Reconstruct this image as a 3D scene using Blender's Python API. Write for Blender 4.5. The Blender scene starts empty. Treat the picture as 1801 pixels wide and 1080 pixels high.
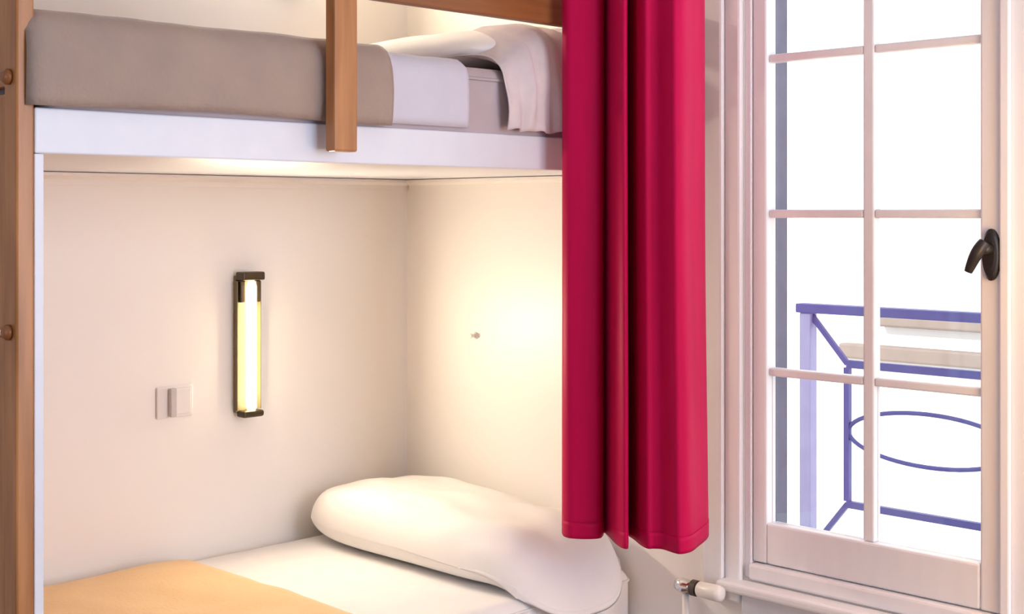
import bpy, bmesh, math, random
from mathutils import Vector, Matrix, noise
random.seed(7)
S = bpy.context.scene
C = S.collection

# ------------------------------------------------------------------ camera, light, exposure
# room axes: x = 0 is the side wall of the bunk, y = 0 the head / window wall, room towards +x and -y
CAM_Z = 1.40
cd = bpy.data.cameras.new('camera'); cam = bpy.data.objects.new('camera', cd); C.objects.link(cam)
cam.location = (3.046, -2.611, CAM_Z)
cam.rotation_euler = (math.radians(90), 0, math.radians(45))
cd.sensor_width = 36; cd.lens = 36 * 2400 / 1801; cd.shift_y = -(540 - 376) / 1801
cd.clip_start = 0.05
S.camera = cam

w = bpy.data.worlds.new('overcast_sky'); S.world = w; w.use_nodes = True
bg = w.node_tree.nodes['Background']
bg.inputs['Color'].default_value = (0.93, 0.96, 1.0, 1); bg.inputs['Strength'].default_value = 1.5

sd = bpy.data.lights.new('sun', 'SUN'); sd.energy = 6.0; sd.color = (1, 0.97, 0.93); sd.angle = 0.02
sun = bpy.data.objects.new('sun', sd); C.objects.link(sun)
sun.rotation_euler = Vector((0.25, 0.70, -0.62)).to_track_quat('-Z', 'Y').to_euler()

def area(name, loc, target, sx, sy, power, col):
    d = bpy.data.lights.new(name, 'AREA'); d.shape = 'RECTANGLE'; d.size = sx; d.size_y = sy
    d.energy = power; d.color = col
    o = bpy.data.objects.new(name, d); C.objects.link(o); o.location = loc
    o.rotation_euler = (Vector(target) - Vector(loc)).to_track_quat('-Z', 'Y').to_euler()
    return o
# added area lights standing in for daylight, at added windows in unseen walls
area('added_side_daylight', (4.26, -0.70, 1.45), (0, -0.70, 1.45), 1.2, 1.6, 57, (0.68, 0.79, 1.0))
area('added_rear_daylight', (2.0, -4.16, 1.45), (2.0, 0, 1.45), 1.5, 1.6, 13, (0.66, 0.77, 1.0))

V = S.view_settings
S.display_settings.display_device = 'sRGB'
V.view_transform = 'Standard'; V.look = 'None'; V.exposure = 0.0; V.gamma = 1.0; V.use_curve_mapping = False
S.cycles.use_denoising = True
S.cycles.max_bounces = 10; S.cycles.diffuse_bounces = 6; S.cycles.transparent_max_bounces = 16
S.cycles.caustics_reflective = False; S.cycles.caustics_refractive = False

# ------------------------------------------------------------------ materials
def mat(name, c1, c2=None, rough=0.6, scale=8, stretch=(1, 1, 1), bump=0.0, bscale=None, metal=0.0,
        spec=0.5, coat=0.0, sheen=0.0, emit=None, estr=0.0, detail=4, distort=0.0, coat_rough=0.2, sheen_col=None):
    m = bpy.data.materials.new(name); m.use_nodes = True
    nt = m.node_tree; b = nt.nodes['Principled BSDF']
    c2 = c2 or tuple(x * 0.93 for x in c1)
    tc = nt.nodes.new('ShaderNodeTexCoord'); mp = nt.nodes.new('ShaderNodeMapping')
    mp.inputs['Scale'].default_value = stretch
    nt.links.new(tc.outputs['Object'], mp.inputs['Vector'])
    n = nt.nodes.new('ShaderNodeTexNoise'); n.inputs['Scale'].default_value = scale
    n.inputs['Detail'].default_value = detail; n.inputs['Distortion'].default_value = distort
    nt.links.new(mp.outputs[0], n.inputs['Vector'])
    r = nt.nodes.new('ShaderNodeValToRGB')
    r.color_ramp.elements[0].position = 0.3; r.color_ramp.elements[1].position = 0.7
    r.color_ramp.elements[0].color = (*c1, 1); r.color_ramp.elements[1].color = (*c2, 1)
    nt.links.new(n.outputs['Fac'], r.inputs['Fac']); nt.links.new(r.outputs['Color'], b.inputs['Base Color'])
    b.inputs['Roughness'].default_value = rough; b.inputs['Metallic'].default_value = metal
    b.inputs['Specular IOR Level'].default_value = spec
    b.inputs['Coat Weight'].default_value = coat; b.inputs['Coat Roughness'].default_value = coat_rough
    b.inputs['Sheen Weight'].default_value = sheen; b.inputs['Sheen Roughness'].default_value = 0.4
    if sheen_col: b.inputs['Sheen Tint'].default_value = (*sheen_col, 1)
    if emit:
        b.inputs['Emission Color'].default_value = (*emit, 1); b.inputs['Emission Strength'].default_value = estr
    if bump:
        n2 = nt.nodes.new('ShaderNodeTexNoise'); n2.inputs['Scale'].default_value = bscale or scale * 3
        n2.inputs['Detail'].default_value = 3
        nt.links.new(mp.outputs[0], n2.inputs['Vector'])
        bp = nt.nodes.new('ShaderNodeBump'); bp.inputs['Strength'].default_value = bump; bp.inputs['Distance'].default_value = 0.004
        nt.links.new(n2.outputs['Fac'], bp.inputs['Height']); nt.links.new(bp.outputs[0], b.inputs['Normal'])
    return m

M = {}
M['wall'] = mat('satin_white_wall_paint', (0.86, 0.83, 0.79), (0.845, 0.815, 0.775), 0.42, 3, bump=0.03, bscale=40, spec=0.5)
M['paint'] = mat('white_board_paint', (0.71, 0.725, 0.79), (0.68, 0.70, 0.77), 0.4, 5, (1, 4, 4), bump=0.03)
M['frame'] = mat('white_window_paint', (0.76, 0.76, 0.79), (0.73, 0.73, 0.76), 0.38, 6, (6, 6, 1), bump=0.03)
M['dimwall'] = mat('bounce_cut_wall_paint', (0.30, 0.33, 0.40), (0.28, 0.31, 0.38), 0.7, 3, bump=0.03, bscale=40)  # unseen walls, toned dark to cut bounce light on the curtain
M['ceil'] = mat('ceiling_paint', (0.85, 0.84, 0.82), None, 0.8, 4)
M['floor'] = mat('oak_floor', (0.40, 0.25, 0.14), (0.30, 0.18, 0.09), 0.4, 4, (8, 0.7, 1), bump=0.05)
M['wood'] = mat('warm_beech_wood', (0.46, 0.20, 0.068), (0.30, 0.115, 0.030), 0.38, 5, (9, 9, 0.8), bump=0.05, detail=6)
M['woodh'] = mat('warm_beech_wood_rail', (0.28, 0.10, 0.028), (0.20, 0.065, 0.016), 0.38, 5, (9, 0.8, 9), bump=0.05, detail=6)
M['sheet'] = mat('white_cotton', (0.86, 0.845, 0.83), (0.82, 0.81, 0.80), 0.85, 12, bump=0.25, bscale=18, sheen=0.1)
M['pillow'] = mat('white_pillow_cotton', (0.87, 0.85, 0.83), (0.84, 0.82, 0.80), 0.85, 9, bump=0.3, bscale=14, sheen=0.1)
M['lilac'] = mat('lilac_grey_cotton', (0.58, 0.565, 0.65), (0.55, 0.535, 0.61), 0.85, 12, bump=0.25, bscale=18)
M['mauve'] = mat('mauve_ticking', (0.47, 0.40, 0.43), (0.43, 0.365, 0.39), 0.85, 12, bump=0.25, bscale=18)
M['rumple'] = mat('pale_rumpled_cotton', (0.70, 0.63, 0.63), (0.60, 0.53, 0.57), 0.85, 14, bump=0.3, bscale=22)
M['taupe'] = mat('taupe_blanket', (0.36, 0.27, 0.22), (0.31, 0.235, 0.20), 0.9, 9, (1, 1, 1), bump=0.3, bscale=120, sheen=0.2)
M['tan'] = mat('apricot_blanket', (0.82, 0.56, 0.29), (0.77, 0.51, 0.25), 0.9, 8, bump=0.3, bscale=120, sheen=0.2)
M['curtain'] = mat('crimson_satin', (0.50, 0.005, 0.074), (0.44, 0.0045, 0.064), 0.5, 6, (6, 6, 0.6), bump=0.08, bscale=60,
                   spec=0.06, metal=0.0, sheen=0.03, sheen_col=(1.0, 0.25, 0.5))
M['brass'] = mat('pale_brass', (0.20, 0.165, 0.085), (0.17, 0.14, 0.07), 0.6, 20, metal=0.0)
M['bronze'] = mat('dark_bronze', (0.09, 0.065, 0.035), (0.06, 0.045, 0.025), 0.4, 20, metal=0.6)
M['tube'] = mat('lamp_tube', (1, 0.95, 0.85), None, 0.5, 5, emit=(1.0, 0.80, 0.50), estr=18)
M['iron'] = mat('black_iron', (0.018, 0.014, 0.013), (0.03, 0.024, 0.022), 0.42, 30, metal=0.4, bump=0.1)
M['rail'] = mat('blue_railing_paint', (0.075, 0.08, 0.32), (0.09, 0.10, 0.36), 0.5, 20)
M['post'] = mat('pale_blue_post_paint', (0.34, 0.35, 0.62), (0.38, 0.39, 0.66), 0.5, 20)
M['shutter'] = mat('slate_blue_channel', (0.10, 0.125, 0.20), (0.12, 0.15, 0.235), 0.5, 20)
M['concrete'] = mat('pale_concrete', (0.66, 0.65, 0.63), (0.58, 0.57, 0.55), 0.9, 9, bump=0.2)
M['render'] = mat('white_render', (0.86, 0.85, 0.83), (0.82, 0.81, 0.79), 0.9, 2, bump=0.1)
M['ledge'] = mat('beige_stone', (0.26, 0.215, 0.19), (0.22, 0.18, 0.16), 0.9, 5, bump=0.2)
M['vent'] = mat('grey_vent', (0.42, 0.42, 0.44), None, 0.6, 5)
M['plastic'] = mat('white_plastic', (0.80, 0.77, 0.74), (0.78, 0.75, 0.72), 0.3, 5)
M['switchshadow'] = mat('shadow_grey_plastic', (0.56, 0.52, 0.51), None, 0.4, 5)
M['chrome'] = mat('chrome', (0.75, 0.75, 0.76), (0.68, 0.68, 0.70), 0.15, 10, metal=1.0)
M['rubber'] = mat('dark_ring', (0.05, 0.035, 0.03), None, 0.5, 10)
M['enamel'] = mat('radiator_enamel', (0.78, 0.75, 0.72), None, 0.35, 5)
M['shade'] = mat('added_lamp_glow', (0.9, 0.75, 0.55), None, 0.8, 30, emit=(1.0, 0.57, 0.22), estr=10.5)  # glow of the added floor lamp, out of view
# window glass: mostly clear with a faint reflection
g = bpy.data.materials.new('clear_glass'); g.use_nodes = True
nt = g.node_tree; nt.nodes.clear()
out = nt.nodes.new('ShaderNodeOutputMaterial'); mx = nt.nodes.new('ShaderNodeMixShader')
tr = nt.nodes.new('ShaderNodeBsdfTransparent'); gl = nt.nodes.new('ShaderNodeBsdfGlossy')
nz = nt.nodes.new('ShaderNodeTexNoise'); nz.inputs['Scale'].default_value = 3
mr = nt.nodes.new('ShaderNodeMapRange'); mr.inputs['To Min'].default_value = 0.03; mr.inputs['To Max'].default_value = 0.05
nt.links.new(nz.outputs['Fac'], mr.inputs['Value']); nt.links.new(mr.outputs[0], mx.inputs['Fac'])
gl.inputs['Roughness'].default_value = 0.03
nt.links.new(tr.outputs[0], mx.inputs[1]); nt.links.new(gl.outputs[0], mx.inputs[2]); nt.links.new(mx.outputs[0], out.inputs['Surface'])
M['glass'] = g

# ------------------------------------------------------------------ helpers
def empty(name, loc=(0, 0, 0), parent=None):
    o = bpy.data.objects.new(name, None); C.objects.link(o); o.empty_display_size = 0.05
    o.location = loc
    if parent: o.parent = parent
    return o

def tag(o, label=None, cat=None, group=None, kind=None):
    if label: o['label'] = label
    if cat: o['category'] = cat
    if group: o['group'] = group
    if kind: o['kind'] = kind
    return o

def wloc(o):
    v = Vector((0, 0, 0))
    while o: v += o.location; o = o.parent
    return v

def obj(name, bm, m, parent=None, smooth=False, bevel=0.0, seg=2, subsurf=0, solid=0.0, off=0.0):
    """bm is in world coordinates; the object's origin goes to its parent's origin or its own base"""
    me = bpy.data.meshes.new(name); bmesh.ops.recalc_face_normals(bm, faces=bm.faces)
    if parent is not None: base = wloc(parent)
    else:
        xs = [v.co for v in bm.verts]
        base = Vector(((min(v.x for v in xs) + max(v.x for v in xs)) / 2, (min(v.y for v in xs) + max(v.y for v in xs)) / 2, min(v.z for v in xs)))
    bmesh.ops.translate(bm, verts=bm.verts, vec=-base)
    bm.to_mesh(me); bm.free()
    for p in me.polygons: p.use_smooth = smooth
    o = bpy.data.objects.new(name, me); C.objects.link(o)
    me.materials.append(M[m])
    if parent is not None: o.parent = parent
    else: o.location = base
    if solid:
        s = o.modifiers.new('thickness', 'SOLIDIFY'); s.thickness = solid; s.offset = off
    if bevel:
        b = o.modifiers.new('bevel', 'BEVEL'); b.width = bevel; b.segments = seg; b.limit_method = 'ANGLE'
    if subsurf:
        s = o.modifiers.new('subdivision', 'SUBSURF'); s.levels = subsurf; s.render_levels = subsurf
    return o

def box(bm, x0, x1, y0, y1, z0, z1):
    r = bmesh.ops.create_cube(bm, size=1)
    bmesh.ops.transform(bm, verts=r['verts'], matrix=Matrix.Translation(((x0 + x1) / 2, (y0 + y1) / 2, (z0 + z1) / 2)) @ Matrix.Diagonal((x1 - x0, y1 - y0, z1 - z0, 1)))
    return bm
def bx(*a): return box(bmesh.new(), *a)

def bar(bm, a, b, wdt, dep, up=(0, 1, 0)):
    """rectangular bar from a to b; wdt across, dep along 'up'"""
    a, b = Vector(a), Vector(b); t = (b - a); L = t.length; t.normalize()
    u = Vector(up); u = (u - t * u.dot(t)).normalized(); s = t.cross(u)
    mtx = Matrix((s, u, t)).transposed().to_4x4(); mtx.translation = (a + b) / 2
    r = bmesh.ops.create_cube(bm, size=1)
    bmesh.ops.transform(bm, verts=r['verts'], matrix=mtx @ Matrix.Diagonal((wdt, dep, L, 1)))
    return bm

def tube(bm, pts, rad, n=10, closed=False):
    pts = [Vector(p) for p in pts]; rings = []
    N = len(pts); rad = rad if isinstance(rad, (list, tuple)) else [rad] * N
    prev = None
    for i, p in enumerate(pts):
        if closed: t = (pts[(i + 1) % N] - pts[i - 1]).normalized()
        else: t = (pts[min(i + 1, N - 1)] - pts[max(i - 1, 0)]).normalized()
        ref = prev if prev is not None else (Vector((0, 0, 1)) if abs(t.z) < 0.9 else Vector((1, 0, 0)))
        u = (ref - t * ref.dot(t)).normalized(); prev = u; v = t.cross(u)
        rings.append([bm.verts.new(p + (u * math.cos(2 * math.pi * k / n) + v * math.sin(2 * math.pi * k / n)) * rad[i]) for k in range(n)])
    for i in range(N if closed else N - 1):
        A, B = rings[i], rings[(i + 1) % N]
        for k in range(n): bm.faces.new((A[k], A[(k + 1) % n], B[(k + 1) % n], B[k]))
    if not closed:
        bm.faces.new(rings[0]); bm.faces.new(rings[-1])
    return bm

def lathe(bm, prof, c, axis=(0, 0, 1), n=24):
    """prof: list of (radius, height along axis)"""
    ax = Vector(axis).normalized(); u = ax.orthogonal().normalized(); v = ax.cross(u); c = Vector(c); rings = []
    for r, h in prof:
        rings.append([bm.verts.new(c + ax * h + (u * math.cos(2 * math.pi * k / n) + v * math.sin(2 * math.pi * k / n)) * max(r, 1e-4)) for k in range(n)])
    for A, B in zip(rings, rings[1:]):
        for k in range(n): bm.faces.new((A[k], A[(k + 1) % n], B[(k + 1) % n], B[k]))
    bm.faces.new(rings[0]); bm.faces.new(rings[-1])
    return bm

def grid(fn, nu, nv):
    bm = bmesh.new()
    vs = [[bm.verts.new(fn(i / nu, j / nv)) for j in range(nv + 1)] for i in range(nu + 1)]
    for i in range(nu):
        for j in range(nv):
            bm.faces.new((vs[i][j], vs[i + 1][j], vs[i + 1][j + 1], vs[i][j + 1]))
    return bm

def catmull(P, n):
    out = []
    Q = [P[0]] + list(P) + [P[-1]]
    for i in range(1, len(Q) - 2):
        for k in range(n):
            t = k / n; a, b, c, d = (Vector(q) for q in Q[i - 1:i + 3])
            out.append(0.5 * ((2 * b) + (c - a) * t + (2 * a - 5 * b + 4 * c - d) * t * t + (3 * b - a - 3 * c + d) * t ** 3))
    out.append(Vector(P[-1])); return out

def lerp_path(P, u):
    """P: list of points; u 0..1 by arc length"""
    L = [0]
    for a, b in zip(P, P[1:]): L.append(L[-1] + (b - a).length)
    s = u * L[-1]
    for i in range(len(P) - 1):
        if s <= L[i + 1] or i == len(P) - 2:
            return P[i].lerp(P[i + 1], (s - L[i]) / max(1e-9, L[i + 1] - L[i]))

# ------------------------------------------------------------------ the room
X1, Y1, ZC = 4.3, -4.2, 2.62
WX0, WX1, WZ0, WZ1 = 1.195, 2.451, 0.56, 2.20         # opening of the window in the head wall
T = 0.085                                             # depth of that wall
def structure(name, bm, m, label, **k):
    return tag(obj(name, bm, m, None, **k), label, 'structure' if False else None, kind='structure')
structure('floor', bx(-0.12, X1 + 0.12, Y1 - 0.12, T, -0.12, 0), 'floor', 'brown wooden floor of the room')
structure('ceiling', bx(-0.12, X1 + 0.12, Y1 - 0.12, T, ZC, ZC + 0.12), 'ceil', 'white ceiling of the room')
structure('wall_left', bx(-0.12, 0, Y1 - 0.12, T, 0, ZC), 'wall', 'cream painted side wall along the bunks')
b = bmesh.new()
box(b, 0, WX0, 0, T, 0, ZC); box(b, WX1, X1, 0, T, 0, ZC); box(b, WX0, WX1, 0, T, 0, WZ0); box(b, WX0, WX1, 0, T, WZ1, ZC)
structure('wall_back', b, 'wall', 'cream painted wall with the window, at the head of the bunks')
b = bmesh.new()
box(b, X1, X1 + 0.12, Y1 - 0.12, -1.3, 0, ZC); box(b, X1, X1 + 0.12, -0.1, T, 0, ZC)
box(b, X1, X1 + 0.12, -1.3, -0.1, 0, 0.65); box(b, X1, X1 + 0.12, -1.3, -0.1, 2.25, ZC)
structure('wall_right', b, 'dimwall', 'unseen wall opposite the bunks, darkened to cut bounce light, with an added window')
b = bmesh.new()
box(b, 0, 1.25, Y1 - 0.12, Y1, 0, ZC); box(b, 2.75, X1, Y1 - 0.12, Y1, 0, ZC)
box(b, 1.25, 2.75, Y1 - 0.12, Y1, 0, 0.65); box(b, 1.25, 2.75, Y1 - 0.12, Y1, 2.25, ZC)
structure('wall_front', b, 'dimwall', 'unseen wall facing the window wall, darkened to cut bounce light')
# small cove moulding under the upper bunk
b = bmesh.new(); prof = [(0, 0), (0.022, 0), (0.022, -0.008), (0.009, -0.016), (0.009, -0.03), (0, -0.03)]
def mould(p0, p1, nrm):
    bm = bmesh.new(); R = []
    for p in (p0, p1):
        R.append([bm.verts.new(Vector(p) + Vector(nrm) * a + Vector((0, 0, h))) for a, h in prof])
    n = len(prof)
    for k in range(n): bm.faces.new((R[0][k], R[0][(k + 1) % n], R[1][(k + 1) % n], R[1][k]))
    bm.faces.new(R[0]); bm.faces.new(R[1]); return bm
b.free()
structure('trim_1', mould((0, -1.56, 1.498), (0, 0, 1.498), (1, 0, 0)), 'wall', 'thin moulding on the side wall under the upper bunk')
structure('trim_2', mould((0.022, 0, 1.498), (0.875, 0, 1.498), (0, -1, 0)), 'wall', 'thin moulding on the head wall under the upper bunk')

# ------------------------------------------------------------------ window
win = tag(empty('window_1', (WX0, 0, WZ0)), 'white painted double casement window with small panes and black handle', None, kind='structure')
# casing on the wall (stepped), left, right, top
for nm, a in (('casing', (1.095, 1.150, -0.028, -0.0005, 0.5, 2.30)), ('casing', (1.1505, 1.1945, -0.018, -0.0005, 0.5, 2.25)),
              ('casing', (2.4955, 2.551, -0.028, -0.0005, 0.5, 2.30)), ('casing', (2.4515, 2.495, -0.018, -0.0005, 0.5, 2.25)),
              ('casing', (1.151, 2.495, -0.028, -0.0005, 2.2505, 2.30))):
    obj(nm, bx(*a), 'frame', win, bevel=0.006)
# fixed frame in the opening
obj('jamb', bx(WX0, 1.213, 0.0, 0.06, WZ0, WZ1), 'frame', win, bevel=0.003)
obj('jamb', bx(2.433, WX1, 0.0, 0.06, WZ0, WZ1), 'frame', win, bevel=0.003)
obj('head_frame', bx(1.2135, 2.4325, 0.0, 0.06, 2.172, WZ1), 'frame', win, bevel=0.003)
obj('bottom_frame', bx(1.2135, 2.4325, -0.012, 0.06, WZ0, 0.597), 'frame', win, bevel=0.006)
obj('sill', bx(1.151, 2.495, -0.055, -0.0005, 0.532, 0.556), 'frame', win, bevel=0.008, seg=3)
obj('sill_apron', bx(1.20, 2.45, -0.02, -0.0005, 0.47, 0.531), 'frame', win, bevel=0.004)
ZR = [0.693, 1.038, 1.40, 1.755, 2.10]                 # glass bottom, glazing bars, glass top
def casement(x0, x1, gx0, gx1):
    r = empty('casement', (x0, 0.015, 0.60)); r.parent = win; r.location = Vector((x0, 0.015, 0.60)) - wloc(win)
    y0, y1 = 0.004, 0.044
    obj('stile', bx(x0, gx0, y0, y1, 0.60, 2.168), 'frame', r, bevel=0.005)
    obj('stile', bx(gx1, x1, y0, y1, 0.60, 2.168), 'frame', r, bevel=0.005)
    obj('bottom_rail', bx(gx0, gx1, y0, y1, 0.60, ZR[0]), 'frame', r, bevel=0.005)
    obj('top_rail', bx(gx0, gx1, y0, y1, ZR[-1], 2.168), 'frame', r, bevel=0.005)
    xm = (gx0 + gx1) / 2; hw = 0.0135
    obj('glazing_bar', bx(xm - hw, xm + hw, 0.012, 0.040, ZR[0], ZR[-1]), 'frame', r, bevel=0.004)
    for z in ZR[1:-1]:
        for a, c in ((gx0, xm - hw), (xm + hw, gx1)):
            obj('glazing_bar', bx(a, c, 0.013, 0.039, z - 0.0095, z + 0.0095), 'frame', r, bevel=0.004)
    zz = [ZR[0]] + [q for z in ZR[1:-1] for q in (z - 0.0095, z + 0.0095)] + [ZR[-1]]
    for k in range(0, len(zz), 2):
        for a, c in ((gx0, xm - hw), (xm + hw, gx1)):
            obj('pane', bx(a, c, 0.026, 0.029, zz[k], zz[k + 1]), 'glass', r)
    return r
casement(1.2145, 1.8205, 1.253, 1.766)
casement(1.8255, 2.4315, 1.880, 2.393)
obj('astragal', bx(1.812, 1.8335, -0.008, 0.0035, 0.602, 2.166), 'frame', win, bevel=0.004)
# slate-blue channel outside the glass, at the left edge
obj('shutter_channel', bx(1.236, 1.2515, 0.0445, 0.092, 0.60, 2.168), 'shutter', win, bevel=0.002)
# handle: oval rose and a drop lever
HX, HZ = 1.793, 1.318
hp = empty('window_handle'); hp.parent = win; hp.location = Vector((HX, 0.0, HZ)) - wloc(win)
tag(hp, 'black iron oval handle')
b = bmesh.new(); n = 28
for y, k in ((0.0035, 1.0), (-0.006, 1.0), (-0.011, 0.82)):
    pass
R = []
for y, k in ((0.0035, 1.0), (-0.005, 1.0), (-0.010, 0.84), (-0.012, 0.55)):
    R.append([b.verts.new((HX + 0.019 * k * math.cos(2 * math.pi * i / n), y, HZ + 0.052 * k * math.sin(2 * math.pi * i / n))) for i in range(n)])
for A, B in zip(R, R[1:]):
    for i in range(n): b.faces.new((A[i], A[(i + 1) % n], B[(i + 1) % n], B[i]))
b.faces.new(R[0]); b.faces.new(R[-1])
obj('rose', b, 'iron', hp, smooth=False)
b = bmesh.new()
tube(b, [(HX, -0.010, HZ + 0.012), (HX, -0.040, HZ + 0.012)], [0.012, 0.010], 14)
obj('spindle', b, 'iron', hp, smooth=True)
b = bmesh.new()
P = catmull([(HX + 0.004, -0.040, HZ + 0.026), (HX - 0.004, -0.048, HZ + 0.010), (HX - 0.014, -0.050, HZ - 0.010), (HX - 0.024, -0.052, HZ - 0.034)], 6)
tube(b, P, [0.011 + 0.003 * math.sin(math.pi * i / (len(P) - 1)) - 0.003 * (i / (len(P) - 1)) for i in range(len(P))], 12)
obj('lever', b, 'iron', hp, smooth=True)

# window frames added around the two daylight area lights, out of view
def plain_window(name, label, horizontal, c0, c1, pos):
    r = tag(empty(name, ((c0 + c1) / 2 if horizontal else pos, pos if horizontal else (c0 + c1) / 2, 0.65)), label, None, kind='structure')
    def bb(a0, a1, z0, z1):
        return bx(a0, a1, pos - 0.03, pos + 0.03, z0, z1) if horizontal else bx(pos - 0.03, pos + 0.03, a0, a1, z0, z1)
    for a in ((c0, c0 + 0.06, 0.65, 2.25), (c1 - 0.06, c1, 0.65, 2.25), ((c0 + c1) / 2 - 0.05, (c0 + c1) / 2 + 0.05, 0.65, 2.25)):
        obj('stile', bb(*a), 'frame', r)
    for z in (0.65, 2.19): obj('rail', bb(c0 + 0.06, (c0 + c1) / 2 - 0.05, z, z + 0.06), 'frame', r); obj('rail', bb((c0 + c1) / 2 + 0.05, c1 - 0.06, z, z + 0.06), 'frame', r)
plain_window('added_window_side', 'added white framed window, out of view, around the side daylight', False, -1.3, -0.1, X1 + 0.06)
plain_window('added_window_rear', 'added white framed window, out of view, around the rear daylight', True, 1.25, 2.75, Y1 - 0.06)

# ------------------------------------------------------------------ bunk bed
FX = 0.90                 # front of the side boards
YF = -1.577               # inside of the foot end
bed = tag(empty('bunk_bed', (0.45, -0.8, 0)), 'built-in bunk bed with white side board and brown wooden posts and guard rail', 'bed')
obj('side_board', bx(FX - 0.022, FX, YF, -0.002, 1.50, 1.576), 'paint', bed, bevel=0.003)
obj('base_board', bx(0.003, FX - 0.0225, YF, -0.002, 1.500, 1.516), 'paint', bed)
obj('guard_rail', bx(FX + 0.001, FX + 0.027, YF - 0.032, -0.01, 1.829, 1.915), 'woodh', bed, bevel=0.004)
obj('guard_post', bx(FX + 0.0275, FX + 0.058, -1.003, -0.947, 1.520, 1.96), 'wood', bed, bevel=0.004)
obj('foot_post', bx(FX - 0.045, FX, YF - 0.032, YF - 0.0005, 0.0, 2.05), 'wood', bed, bevel=0.004)
obj('foot_post', bx(0.003, 0.048, YF - 0.032, YF - 0.0005, 0.0, 2.05), 'wood', bed, bevel=0.004)
for z0, z1 in ((0.20, 0.62), (0.64, 1.195), (1.205, 1.60), (1.61, 2.00)):
    obj('foot_panel', bx(0.0485, FX - 0.0455, YF - 0.028, YF - 0.006, z0, z1), 'wood', bed, bevel=0.006)
for z in (1.205, 1.625):
    b = bmesh.new(); lathe(b, [(0.013, 0), (0.013, 0.006), (0.008, 0.012), (0.002, 0.013)], (FX - 0.024, YF - 0.0322, z), (0, -1, 0), 18)
    obj('bolt_cap', b, 'woodh', bed, smooth=True)
obj('edge_batten', bx(FX - 0.030, FX - 0.002, YF, YF + 0.017, 0.42, 1.4995), 'paint', bed, bevel=0.002)
obj('lower_side_board', bx(FX - 0.022, FX, YF + 0.0175, -0.002, 0.24, 0.36), 'paint', bed, bevel=0.003)
obj('lower_base_board', bx(0.003, FX - 0.0225, YF, -0.002, 0.30, 0.318), 'paint', bed)
for y in (-0.06, -0.8):
    obj('leg', bx(FX - 0.066, FX - 0.023, y - 0.022, y + 0.022, 0, 0.2995), 'paint', bed)

# ------------------------------------------------------------------ mattresses
def mattress(label, z0, z1, x0, x1, y0, y1, m='sheet'):
    r = tag(empty('mattress', ((x0 + x1) / 2, (y0 + y1) / 2, z0)), label, 'mattress')
    bm = bx(x0, x1, y0, y1, z0, z1)
    o = obj('mattress_body', bm, m, r, smooth=True, bevel=0.035, seg=5)
    for z in (z0 + 0.028, z1 - 0.028):
        ring = []
        c = 0.035
        for (cx, cy, a0) in ((x1 - c, y1 - c, 0), (x0 + c, y1 - c, 90), (x0 + c, y0 + c, 180), (x1 - c, y0 + c, 270)):
            for k in range(5):
                a = math.radians(a0 + k * 22.5); ring.append((cx + c * math.cos(a), cy + c * math.sin(a), z))
        bm = bmesh.new(); tube(bm, ring, 0.004, 6, closed=True); obj('piping', bm, m, r, smooth=True)
    return r
mattress('white sheeted mattress of the lower bunk', 0.319, 0.522, 0.012, 0.868, YF + 0.02, -0.006)
mattress('mauve grey mattress of the upper bunk, behind the guard rail', 1.517, 1.722, 0.012, 0.893, YF + 0.015, -0.012, 'mauve')

def nz3(x, y, z, s): return noise.noise(Vector((x * s, y * s, z * s)))

# taupe blanket on the upper bunk: lies on top, rolls over the front edge and hangs down to the side board
prof = catmull([(0.06, 1.738), (0.45, 1.742), (0.83, 1.743), (0.885, 1.736), (0.910, 1.71), (0.917, 1.66), (0.916, 1.61), (0.912, 1.582)], 6)
prof = [Vector((p[0], p[1], 0)) for p in prof]
def blanket(u, v):
    p = lerp_path(prof, v)
    y = -1.592 + u * (1.592 - 0.826)
    x, z = p.x, p.y
    k = 0.004 * nz3(x, y, z, 6) + 0.002 * nz3(x, y, z, 17)
    e = min(1, u / 0.035); e = math.sqrt(max(0, 1 - (1 - e) ** 2))       # rounded foot end
    if v > 0.86: x += k - 0.012 * (1 - e)
    else: z += k - 0.02 * (1 - e)
    if z < 1.60: z += 0.003 * math.sin(y * 9)
    return (x, y, z)
o = obj('blanket', grid(blanket, 60, 60), 'taupe', None, smooth=True, solid=0.007, off=0)
tag(o, 'taupe grey blanket over the upper bunk mattress', 'blanket')

# white top sheet turned over the edge next to the blanket
prof2 = [Vector((p[0], p[1], 0)) for p in catmull([(0.10, 1.729), (0.5, 1.731), (0.84, 1.733), (0.880, 1.726), (0.9015, 1.705), (0.905, 1.66), (0.905, 1.61), (0.903, 1.585)], 6)]
def topsheet(u, v):
    p = lerp_path(prof2, v); y = -0.822 + u * 0.22
    k = 0.003 * nz3(p.x, y * 2, p.y, 9) + 0.006 * max(0, 1 - u / 0.07)
    x, z = p.x, p.y
    if v > 0.86: x += k
    else: z += k
    return (x, y, z)
o = obj('top_sheet', grid(topsheet, 30, 50), 'lilac', None, smooth=True, solid=0.004, off=0)
tag(o, 'pale lilac top sheet folded over the edge of the upper bunk beside the taupe blanket', 'sheet')

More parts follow.
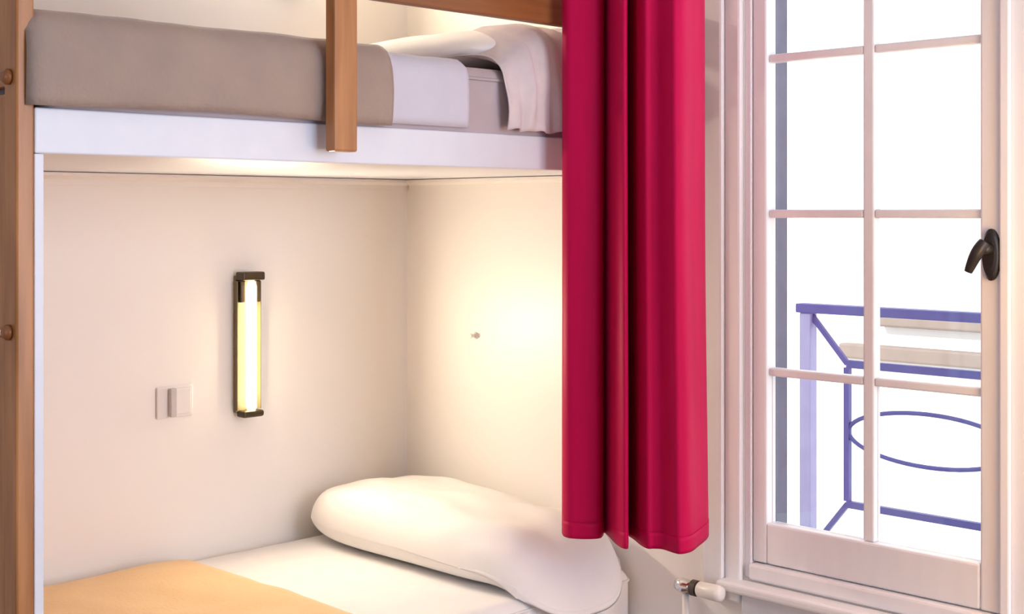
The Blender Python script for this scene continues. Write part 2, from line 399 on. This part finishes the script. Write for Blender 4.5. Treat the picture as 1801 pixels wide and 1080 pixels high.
# pillows
def pillow(name, cx, cy, z0, lx, ly, h, rot, label, seed, droop=None, tilt=0.0, m='pillow', pw=3.4):
    bm = bmesh.new(); n = 34; mtop = {}; mbot = {}
    rt = Matrix.Rotation(math.radians(rot), 3, 'Z')
    def prof_(s): return max(0.0, 1 - abs(s) ** pw) ** 0.5
    for i in range(n + 1):
        for j in range(n + 1):
            a = math.sin((i / n - 0.5) * math.pi); c = math.sin((j / n - 0.5) * math.pi)
            k = prof_(a) * prof_(c)
            pinch = 1 - 0.05 * (1 - abs(a)) * abs(c) ** 2
            px = a * lx / 2 * math.sqrt(1 - 0.30 * c * c * abs(c)); py = c * ly / 2 * math.sqrt(1 - 0.30 * a * a * a * a) * pinch
            wv = 0.10 * nz3(a * 1.5 + seed, c * 1.5, 0.3, 1.6) + 0.05 * nz3(a * 4, c * 3 + seed, 1.7, 1.3)
            p = rt @ Vector((px, py, 0))
            zt = z0 + h * 0.40 + h * (0.60 + wv) * k + tilt * a
            zb = z0 + h * 0.40 - h * 0.40 * k + tilt * a * 0.0
            if droop:
                q = max(0.0, (cx + p.x - droop[0]) / droop[1]); zt -= droop[2] * q * q; zb -= droop[2] * q * q
                zt -= 0.035 * max(0, (p.x + lx / 2) / lx)
            mtop[i, j] = bm.verts.new((cx + p.x, cy + p.y, zt))
            if 0 < i < n and 0 < j < n: mbot[i, j] = bm.verts.new((cx + p.x, cy + p.y, zb))
            else: mbot[i, j] = mtop[i, j]
    for i in range(n):
        for j in range(n):
            bm.faces.new((mtop[i, j], mtop[i + 1, j], mtop[i + 1, j + 1], mtop[i, j + 1]))
            q = [mbot[i, j], mbot[i, j + 1], mbot[i + 1, j + 1], mbot[i + 1, j]]
            q2 = []
            for v in q:
                if v not in q2: q2.append(v)
            if len(q2) >= 3 and not all(v in (mtop[i, j], mtop[i + 1, j], mtop[i + 1, j + 1], mtop[i, j + 1]) for v in q2):
                bm.faces.new(q2)
    o = obj(name, bm, m, None, smooth=True, subsurf=1)
    return tag(o, label, 'pillow')
pillow('pillow', 0.468, -0.226, 0.524, 0.925, 0.435, 0.160, 0, 'long white pillow on the lower bunk', 3.1, droop=(0.74, 0.18, 0.085), pw=6)
pillow('pillow', 0.455, -0.275, 1.734, 0.80, 0.50, 0.105, 0, 'cream pillow at the head of the upper bunk, under the guard rail', 8.4)

# rumpled white cover hanging over the edge at the head of the upper bunk
prof3 = [Vector((p[0], p[1], 0)) for p in catmull([(0.70, 1.845), (0.78, 1.840), (0.85, 1.822), (0.892, 1.79), (0.908, 1.74), (0.917, 1.68), (0.918, 1.62), (0.915, 1.585)], 6)]
def rumple(u, v):
    p = lerp_path(prof3, v); y = -0.50 + u * 0.44
    f = math.sin(u * 34 + 2.2 * math.sin(v * 3)) * 0.55 + math.sin(u * 61 + 1.0 + 3 * v) * 0.30 + nz3(u * 6, v * 2, 4.2, 1.5) * 0.6
    x, z = p.x, p.y
    e = min(1, u / 0.35); e = e * e * (3 - 2 * e); z = 1.585 + (z - 1.585) * (0.66 + 0.34 * e) + (0.002 if v < 0.5 else 0)
    k = 0.012 * f * (0.35 + 0.65 * min(1, v * 1.6))
    if v > 0.45: x += max(k, -0.006)
    else: z += max(k, -0.004)
    return (x, y + 0.004 * math.sin(v * 7 + u * 20), z + 0.004 * f * v)
o = obj('rumpled_cover', grid(rumple, 110, 44), 'rumple', None, smooth=True, solid=0.003, off=1)
tag(o, 'rumpled pale cover hanging over the edge at the head of the upper bunk', 'cover')

# apricot blanket on the lower bunk
prof4 = [Vector((p[0], p[1], 0)) for p in catmull([(0.045, 0.527), (0.07, 0.536), (0.12, 0.540), (0.45, 0.542), (0.82, 0.540), (0.868, 0.531), (0.884, 0.50), (0.886, 0.45), (0.886, 0.40)], 6)]
def apricot(u, v):
    p = lerp_path(prof4, v); y = -1.535 + u * (1.535 - 0.775)
    e = min(1, (1 - u) / 0.05); e = math.sqrt(max(0, 1 - (1 - e) ** 2))
    z = p.y - 0.010 * (1 - e) * (1 if p.x < 0.87 else 0) + (0.004 * nz3(p.x, y, 0, 5) + 0.003 * nz3(p.x, y, 2, 13) + 0.003) * (1 if p.x < 0.86 else 0)
    return (p.x, y, z)
o = obj('blanket', grid(apricot, 50, 60), 'tan', None, smooth=True, solid=0.008, off=0)
tag(o, 'apricot tan blanket spread over the lower bunk', 'blanket')

# ------------------------------------------------------------------ reading lamps
def sconce(yc, zc, label, power):
    r = tag(empty('wall_lamp', (0, yc, zc - 0.19)), label, 'lamp', None)
    obj('back_plate', bx(0.0005, 0.012, yc - 0.033, yc + 0.033, zc - 0.180, zc + 0.180), 'brass', r, bevel=0.003)
    for s in (-1, 1):
        bm = bmesh.new(); y = yc + s * 0.033
        R = []
        for z in (zc - 0.172, zc + 0.165):
            R.append([bm.verts.new(q) for q in ((0.012, y - s * 0.002, z), (0.012, y, z), (0.026, y + s * 0.004, z), (0.026, y + s * 0.002, z))])
        for k in range(4): bm.faces.new((R[0][k], R[0][(k + 1) % 4], R[1][(k + 1) % 4], R[1][k]))
        bm.faces.new(R[0]); bm.faces.new(R[1])
        obj('reflector_wing', bm, 'brass', r)
    obj('end_cap', bx(0.0125, 0.050, yc - 0.034, yc + 0.034, zc + 0.168, zc + 0.190), 'bronze', r, bevel=0.004)
    obj('end_cap', bx(0.0125, 0.050, yc - 0.032, yc + 0.032, zc - 0.190, zc - 0.1725), 'bronze', r, bevel=0.006)
    for s in (-1, 1):
        obj('bracket_arm', bx(0.0125, 0.034, yc + s * 0.0235 - 0.0075, yc + s * 0.0235 + 0.0075, zc + 0.110, zc + 0.1675), 'bronze', r, bevel=0.003)
    bm = bmesh.new(); lathe(bm, [(0.009, -0.172), (0.0135, -0.165), (0.0135, 0.150), (0.009, 0.1655)], (0.036, yc, zc), n=20)
    obj('lamp_tube', bm, 'tube', r, smooth=True)
    # the tube's own light
    dl = bpy.data.lights.new('tube_light', 'AREA'); dl.shape = 'RECTANGLE'; dl.size = 0.024; dl.size_y = 0.30
    dl.energy = power; dl.color = (1.0, 0.84, 0.62)
    lo = bpy.data.objects.new('tube_light', dl); C.objects.link(lo); lo.parent = r
    lo.location = (0.0515, 0, 0.19); lo.rotation_euler = (0, math.radians(-90), 0)
    lo.rotation_euler = Vector((1, 0, 0)).to_track_quat('-Z', 'Z').to_euler()
    return r
sconce(-0.566, 1.058, 'brass strip wall lamp with a glowing tube above the lower bunk', 6.8)
sconce(-0.42, 2.19, 'brass strip wall lamp added out of view to light the upper bunk', 6.5)  # second lamp added out of view, brightens the upper wall

# switch plate on the side wall
sy, sz = -0.775, 0.925
r = tag(empty('wall_switch', (0, sy, sz - 0.04)), 'cream plastic wall switch left of the lower wall lamp', 'switch')
obj('plate', bx(0.0005, 0.008, sy - 0.052, sy + 0.052, sz - 0.040, sz + 0.040), 'plastic', r, bevel=0.004)
obj('rocker', bx(0.0085, 0.013, sy + 0.000, sy + 0.042, sz - 0.032, sz + 0.032), 'plastic', r, bevel=0.002)
obj('rocker', bx(0.0085, 0.024, sy - 0.022, sy - 0.004, sz - 0.036, sz + 0.036), 'switchshadow', r, bevel=0.003)  # the switch's dark shadow, put into the grey of this strip

# small hook on the head wall
b = bmesh.new()
lathe(b, [(0.010, 0), (0.010, 0.004), (0.004, 0.006), (0.004, 0.016), (0.007, 0.018), (0.007, 0.022)], (0.292, -0.0005, 1.062), (0, -1, 0), 14)
tag(obj('coat_hook', b, 'plastic', None, smooth=False), 'tiny pale hook on the head wall of the lower bunk', 'hook')

# ------------------------------------------------------------------ curtain
A, B = Vector((0.988, -0.385, 0)), Vector((1.196, -0.139, 0))
d = (B - A); nrm = Vector((0.76, -0.65, 0))
shape = [(-0.002, -0.045), (0.0, -0.025), (0.03, -0.008), (0.10, 0.0), (0.18, 0.002), (0.240, -0.004), (0.270, -0.025), (0.290, -0.050), (0.308, -0.030),
         (0.325, 0.040), (0.350, 0.082), (0.38, 0.086), (0.41, 0.030), (0.435, -0.020), (0.46, 0.010), (0.482, 0.064), (0.508, 0.092), (0.545, 0.092),
         (0.60, 0.098), (0.655, 0.130), (0.69, 0.140), (0.76, 0.124), (0.84, 0.080), (0.92, 0.034), (0.975, -0.010), (1.0, -0.070)]
cpts = catmull([(a, o_, 0) for a, o_ in shape], 8)
CZ0, CZ1 = 0.680, 2.42
def curtain(u, v):
    i = u * (len(cpts) - 1); k = min(int(i), len(cpts) - 2); c = cpts[k].lerp(cpts[k + 1], i - k)
    z = CZ0 + (CZ1 - CZ0) * v
    tt, off = c.x, c.y
    wide = 1.0 + 0.045 * max(0, 1 - (z - CZ0) / 0.9) ** 1.5
    tt = 0.35 + (tt - 0.35) * wide if tt > 0.35 else tt
    off = off * (0.85 + 0.25 * (1 - v)) + 0.004 * nz3(tt * 5, z * 1.3, 0.5, 1.6)
    tt += 0.010 * nz3(tt * 2, z * 0.9, 5.5, 1.2) * (1 if 0.02 < tt < 0.97 else 0)
    p = A + d * tt + nrm * off
    if v == 0: off -= 0.003
    return (p.x, p.y, z)
cur = tag(empty('curtain', (1.09, -0.26, CZ0)), 'crimson red satin curtain hanging between the bunk and the window', 'curtain')
obj('drape', grid(curtain, (len(cpts) - 1), 70), 'curtain', cur, smooth=True, solid=0.004, off=0)
def hem(u, v):
    x, y, z = curtain(u, 0.0); q = Vector((x, y, 0)) + nrm * 0.0045
    return (q.x, q.y, CZ0 - 0.001 + v * 0.035)
obj('hem', grid(hem, len(cpts) - 1, 4), 'curtain', cur, smooth=True, solid=0.003, off=0)
rod = tag(empty('curtain_rod', (1.8, -0.262, 2.43)), 'dark iron curtain rod above the window', 'curtain rod')
b = bmesh.new(); tube(b, [(0.99, -0.262, 2.435), (2.75, -0.262, 2.435)], 0.011, 12); obj('rod', b, 'iron', rod, smooth=True)
for x in (1.35, 2.55):
    b = bmesh.new(); tube(b, [(x, -0.2505, 2.435), (x, -0.0005, 2.435)], 0.008, 10); obj('bracket', b, 'iron', rod, smooth=True)
for x, s in ((0.99, -1), (2.75, 1)):
    b = bmesh.new(); lathe(b, [(0.011, 0), (0.019, 0.008), (0.019, 0.02), (0.008, 0.03)], (x, -0.262, 2.435), (s, 0, 0), 14); obj('finial', b, 'iron', rod, smooth=True)

# ------------------------------------------------------------------ radiator and its valve
rad = tag(empty('radiator', (1.80, -0.07, 0.0)), 'white panel radiator below the window sill', 'radiator')
obj('panel', bx(1.28, 2.36, -0.085, -0.065, 0.10, 0.44), 'enamel', rad, bevel=0.008)
for k in range(18):
    x = 1.31 + k * 0.06; obj('flute', bx(x - 0.012, x + 0.012, -0.093, -0.0855, 0.13, 0.41), 'enamel', rad, bevel=0.004)
for x in (1.5, 2.15): obj('bracket', bx(x - 0.015, x + 0.015, -0.0645, -0.001, 0.2, 0.42), 'enamel', rad)
for x in (1.40, 2.24): obj('leg', bx(x - 0.015, x + 0.015, -0.085, -0.065, 0.0, 0.0995), 'enamel', rad)
# valve: chrome elbow on a pipe, dark collar, white thermostat head
vx, vy, vz = 1.118, -0.085, 0.536
rv = tag(empty('radiator_valve', (vx, vy, 0)), 'chrome radiator valve with white thermostat head below the curtain', 'valve')
b = bmesh.new(); tube(b, [(vx - 0.028, vy, 0.0), (vx - 0.028, vy, vz - 0.012)], 0.008, 12); obj('pipe', b, 'enamel', rv, smooth=True)
b = bmesh.new(); lathe(b, [(0.004, -0.032), (0.013, -0.026), (0.017, -0.012), (0.017, 0.0), (0.014, 0.010), (0.014, 0.016)], (vx - 0.026, vy, vz), (1, 0, 0), 20); obj('valve_body', b, 'chrome', rv, smooth=True)
b = bmesh.new(); lathe(b, [(0.012, 0), (0.0185, 0.002), (0.0185, 0.016), (0.012, 0.018)], (vx - 0.0095, vy, vz), (1, 0, 0), 20); obj('collar', b, 'rubber', rv)
b = bmesh.new(); lathe(b, [(0.014, 0), (0.018, 0.004), (0.019, 0.055), (0.016, 0.066), (0.008, 0.068)], (vx + 0.009, vy, vz), (1, 0, 0), 20); obj('thermostat_head', b, 'plastic', rv, smooth=True)

# floor lamp added out of view to warm the right side of the window
lx, ly = 2.32, -0.38
fl = tag(empty('added_floor_lamp', (lx, ly, 0)), 'added floor lamp, out of view, its glowing shade warming the window', 'lamp')
b = bmesh.new(); lathe(b, [(0.13, 0), (0.13, 0.012), (0.03, 0.03), (0.011, 0.04)], (lx, ly, 0)); obj('base', b, 'iron', fl, smooth=True)
b = bmesh.new(); tube(b, [(lx, ly, 0.0405), (lx, ly, 1.30)], 0.010, 12); obj('pole', b, 'iron', fl, smooth=True)
b = bmesh.new(); n = 28; R = []
for rr, z in ((0.19, 1.10), (0.15, 1.40)):
    R.append([b.verts.new((lx + rr * math.cos(2 * math.pi * k / n), ly + rr * math.sin(2 * math.pi * k / n), z)) for k in range(n)])
for k in range(n): b.faces.new((R[0][k], R[0][(k + 1) % n], R[1][(k + 1) % n], R[1][k]))
obj('lamp_shade', b, 'shade', fl, smooth=True, solid=0.003)
b = bmesh.new(); lathe(b, [(0.012, 0), (0.014, 0.03), (0.03, 0.06), (0.03, 0.08), (0.01, 0.105)], (lx, ly, 1.3005)); obj('bulb', b, 'tube', fl, smooth=True)

# ------------------------------------------------------------------ balcony outside
YR = 0.90
slab = tag(obj('balcony_slab', bx(0.4, 3.4, T + 0.001, YR + 0.08, 0.08, 0.22), 'concrete', None, bevel=0.01), 'pale concrete balcony slab outside the window', 'balcony', kind='structure')
rl = tag(empty('balcony_railing', (1.6, YR, 0.22)), 'blue iron balcony railing with inner frames and oval rings', 'railing')
def rail_panel(x0, x1):
    zt, zb = 1.118, 0.39; gx, g_ = 0.134, 0.16
    ix0, ix1, it, ib = x0 + gx, x1 - gx, 0.962, 0.552
    obj('bottom_rail', bar(bmesh.new(), (x0 + 0.018, YR, zb), (x1 - 0.018, YR, zb), 0.02, 0.02), 'rail', rl)
    k = 0.017
    obj('inner_bar', bar(bmesh.new(), (ix0, YR, it), (ix1, YR, it), 0.022, k), 'rail', rl)
    obj('inner_bar', bar(bmesh.new(), (ix0, YR, ib), (ix1, YR, ib), 0.020, k), 'rail', rl)
    obj('inner_bar', bar(bmesh.new(), (ix0, YR, ib + 0.01), (ix0, YR, it - 0.011), k, k), 'rail', rl)
    obj('inner_bar', bar(bmesh.new(), (ix1, YR, ib + 0.01), (ix1, YR, it - 0.011), k, k), 'rail', rl)
    for (a, c) in (((x0 + 0.012, zt - 0.02), (ix0, it)), ((x1 - 0.012, zt - 0.02), (ix1, it)), ((x0 + 0.012, zb + 0.01), (ix0, ib)), ((x1 - 0.012, zb + 0.01), (ix1, ib))):
        obj('corner_bar', bar(bmesh.new(), (a[0], YR, a[1]), (c[0], YR, c[1]), 0.015, 0.012), 'rail', rl)
    cx = (ix0 + ix1) / 2; rx = (ix1 - ix0) / 2 - 0.004; cz = 0.766
    ring = [(cx + rx * math.cos(2 * math.pi * i / 48), YR, cz + 0.074 * math.sin(2 * math.pi * i / 48)) for i in range(48)]
    obj('oval_ring', tube(bmesh.new(), ring, 0.0065, 8, closed=True), 'rail', rl, smooth=True)
xs = [0.787, 1.56, 2.333, 3.106]
for a, c in zip(xs, xs[1:]): rail_panel(a, c)
for x in xs: obj('post', bx(x - 0.019, x + 0.019, YR - 0.019, YR + 0.019, 0.22, 1.104), 'post', rl, bevel=0.003)
obj('top_rail', bx(xs[0] - 0.03, xs[-1] + 0.03, YR - 0.024, YR + 0.024, 1.1045, 1.132), 'rail', rl, bevel=0.004)

# pale house across the street
hs = tag(empty('house', (-3.0, 9.0, -5)), 'pale sunlit house front seen through the window, with beige ledges', 'building')
obj('wall', bx(-14, 12, 9.0, 9.4, -5, 9), 'render', hs)
obj('ledge', bx(-4.0, 11.5, 8.86, 8.999, 0.02, 0.16), 'ledge', hs, bevel=0.02)
obj('ledge', bx(-3.6, 11.5, 8.90, 8.999, 0.34, 0.44), 'ledge', hs, bevel=0.02)
tag(obj('street', bx(-16, 14, T + 0.2, 9.4, -5.2, -5.0), 'concrete', None), 'pale street below the balcony', None, kind='structure')
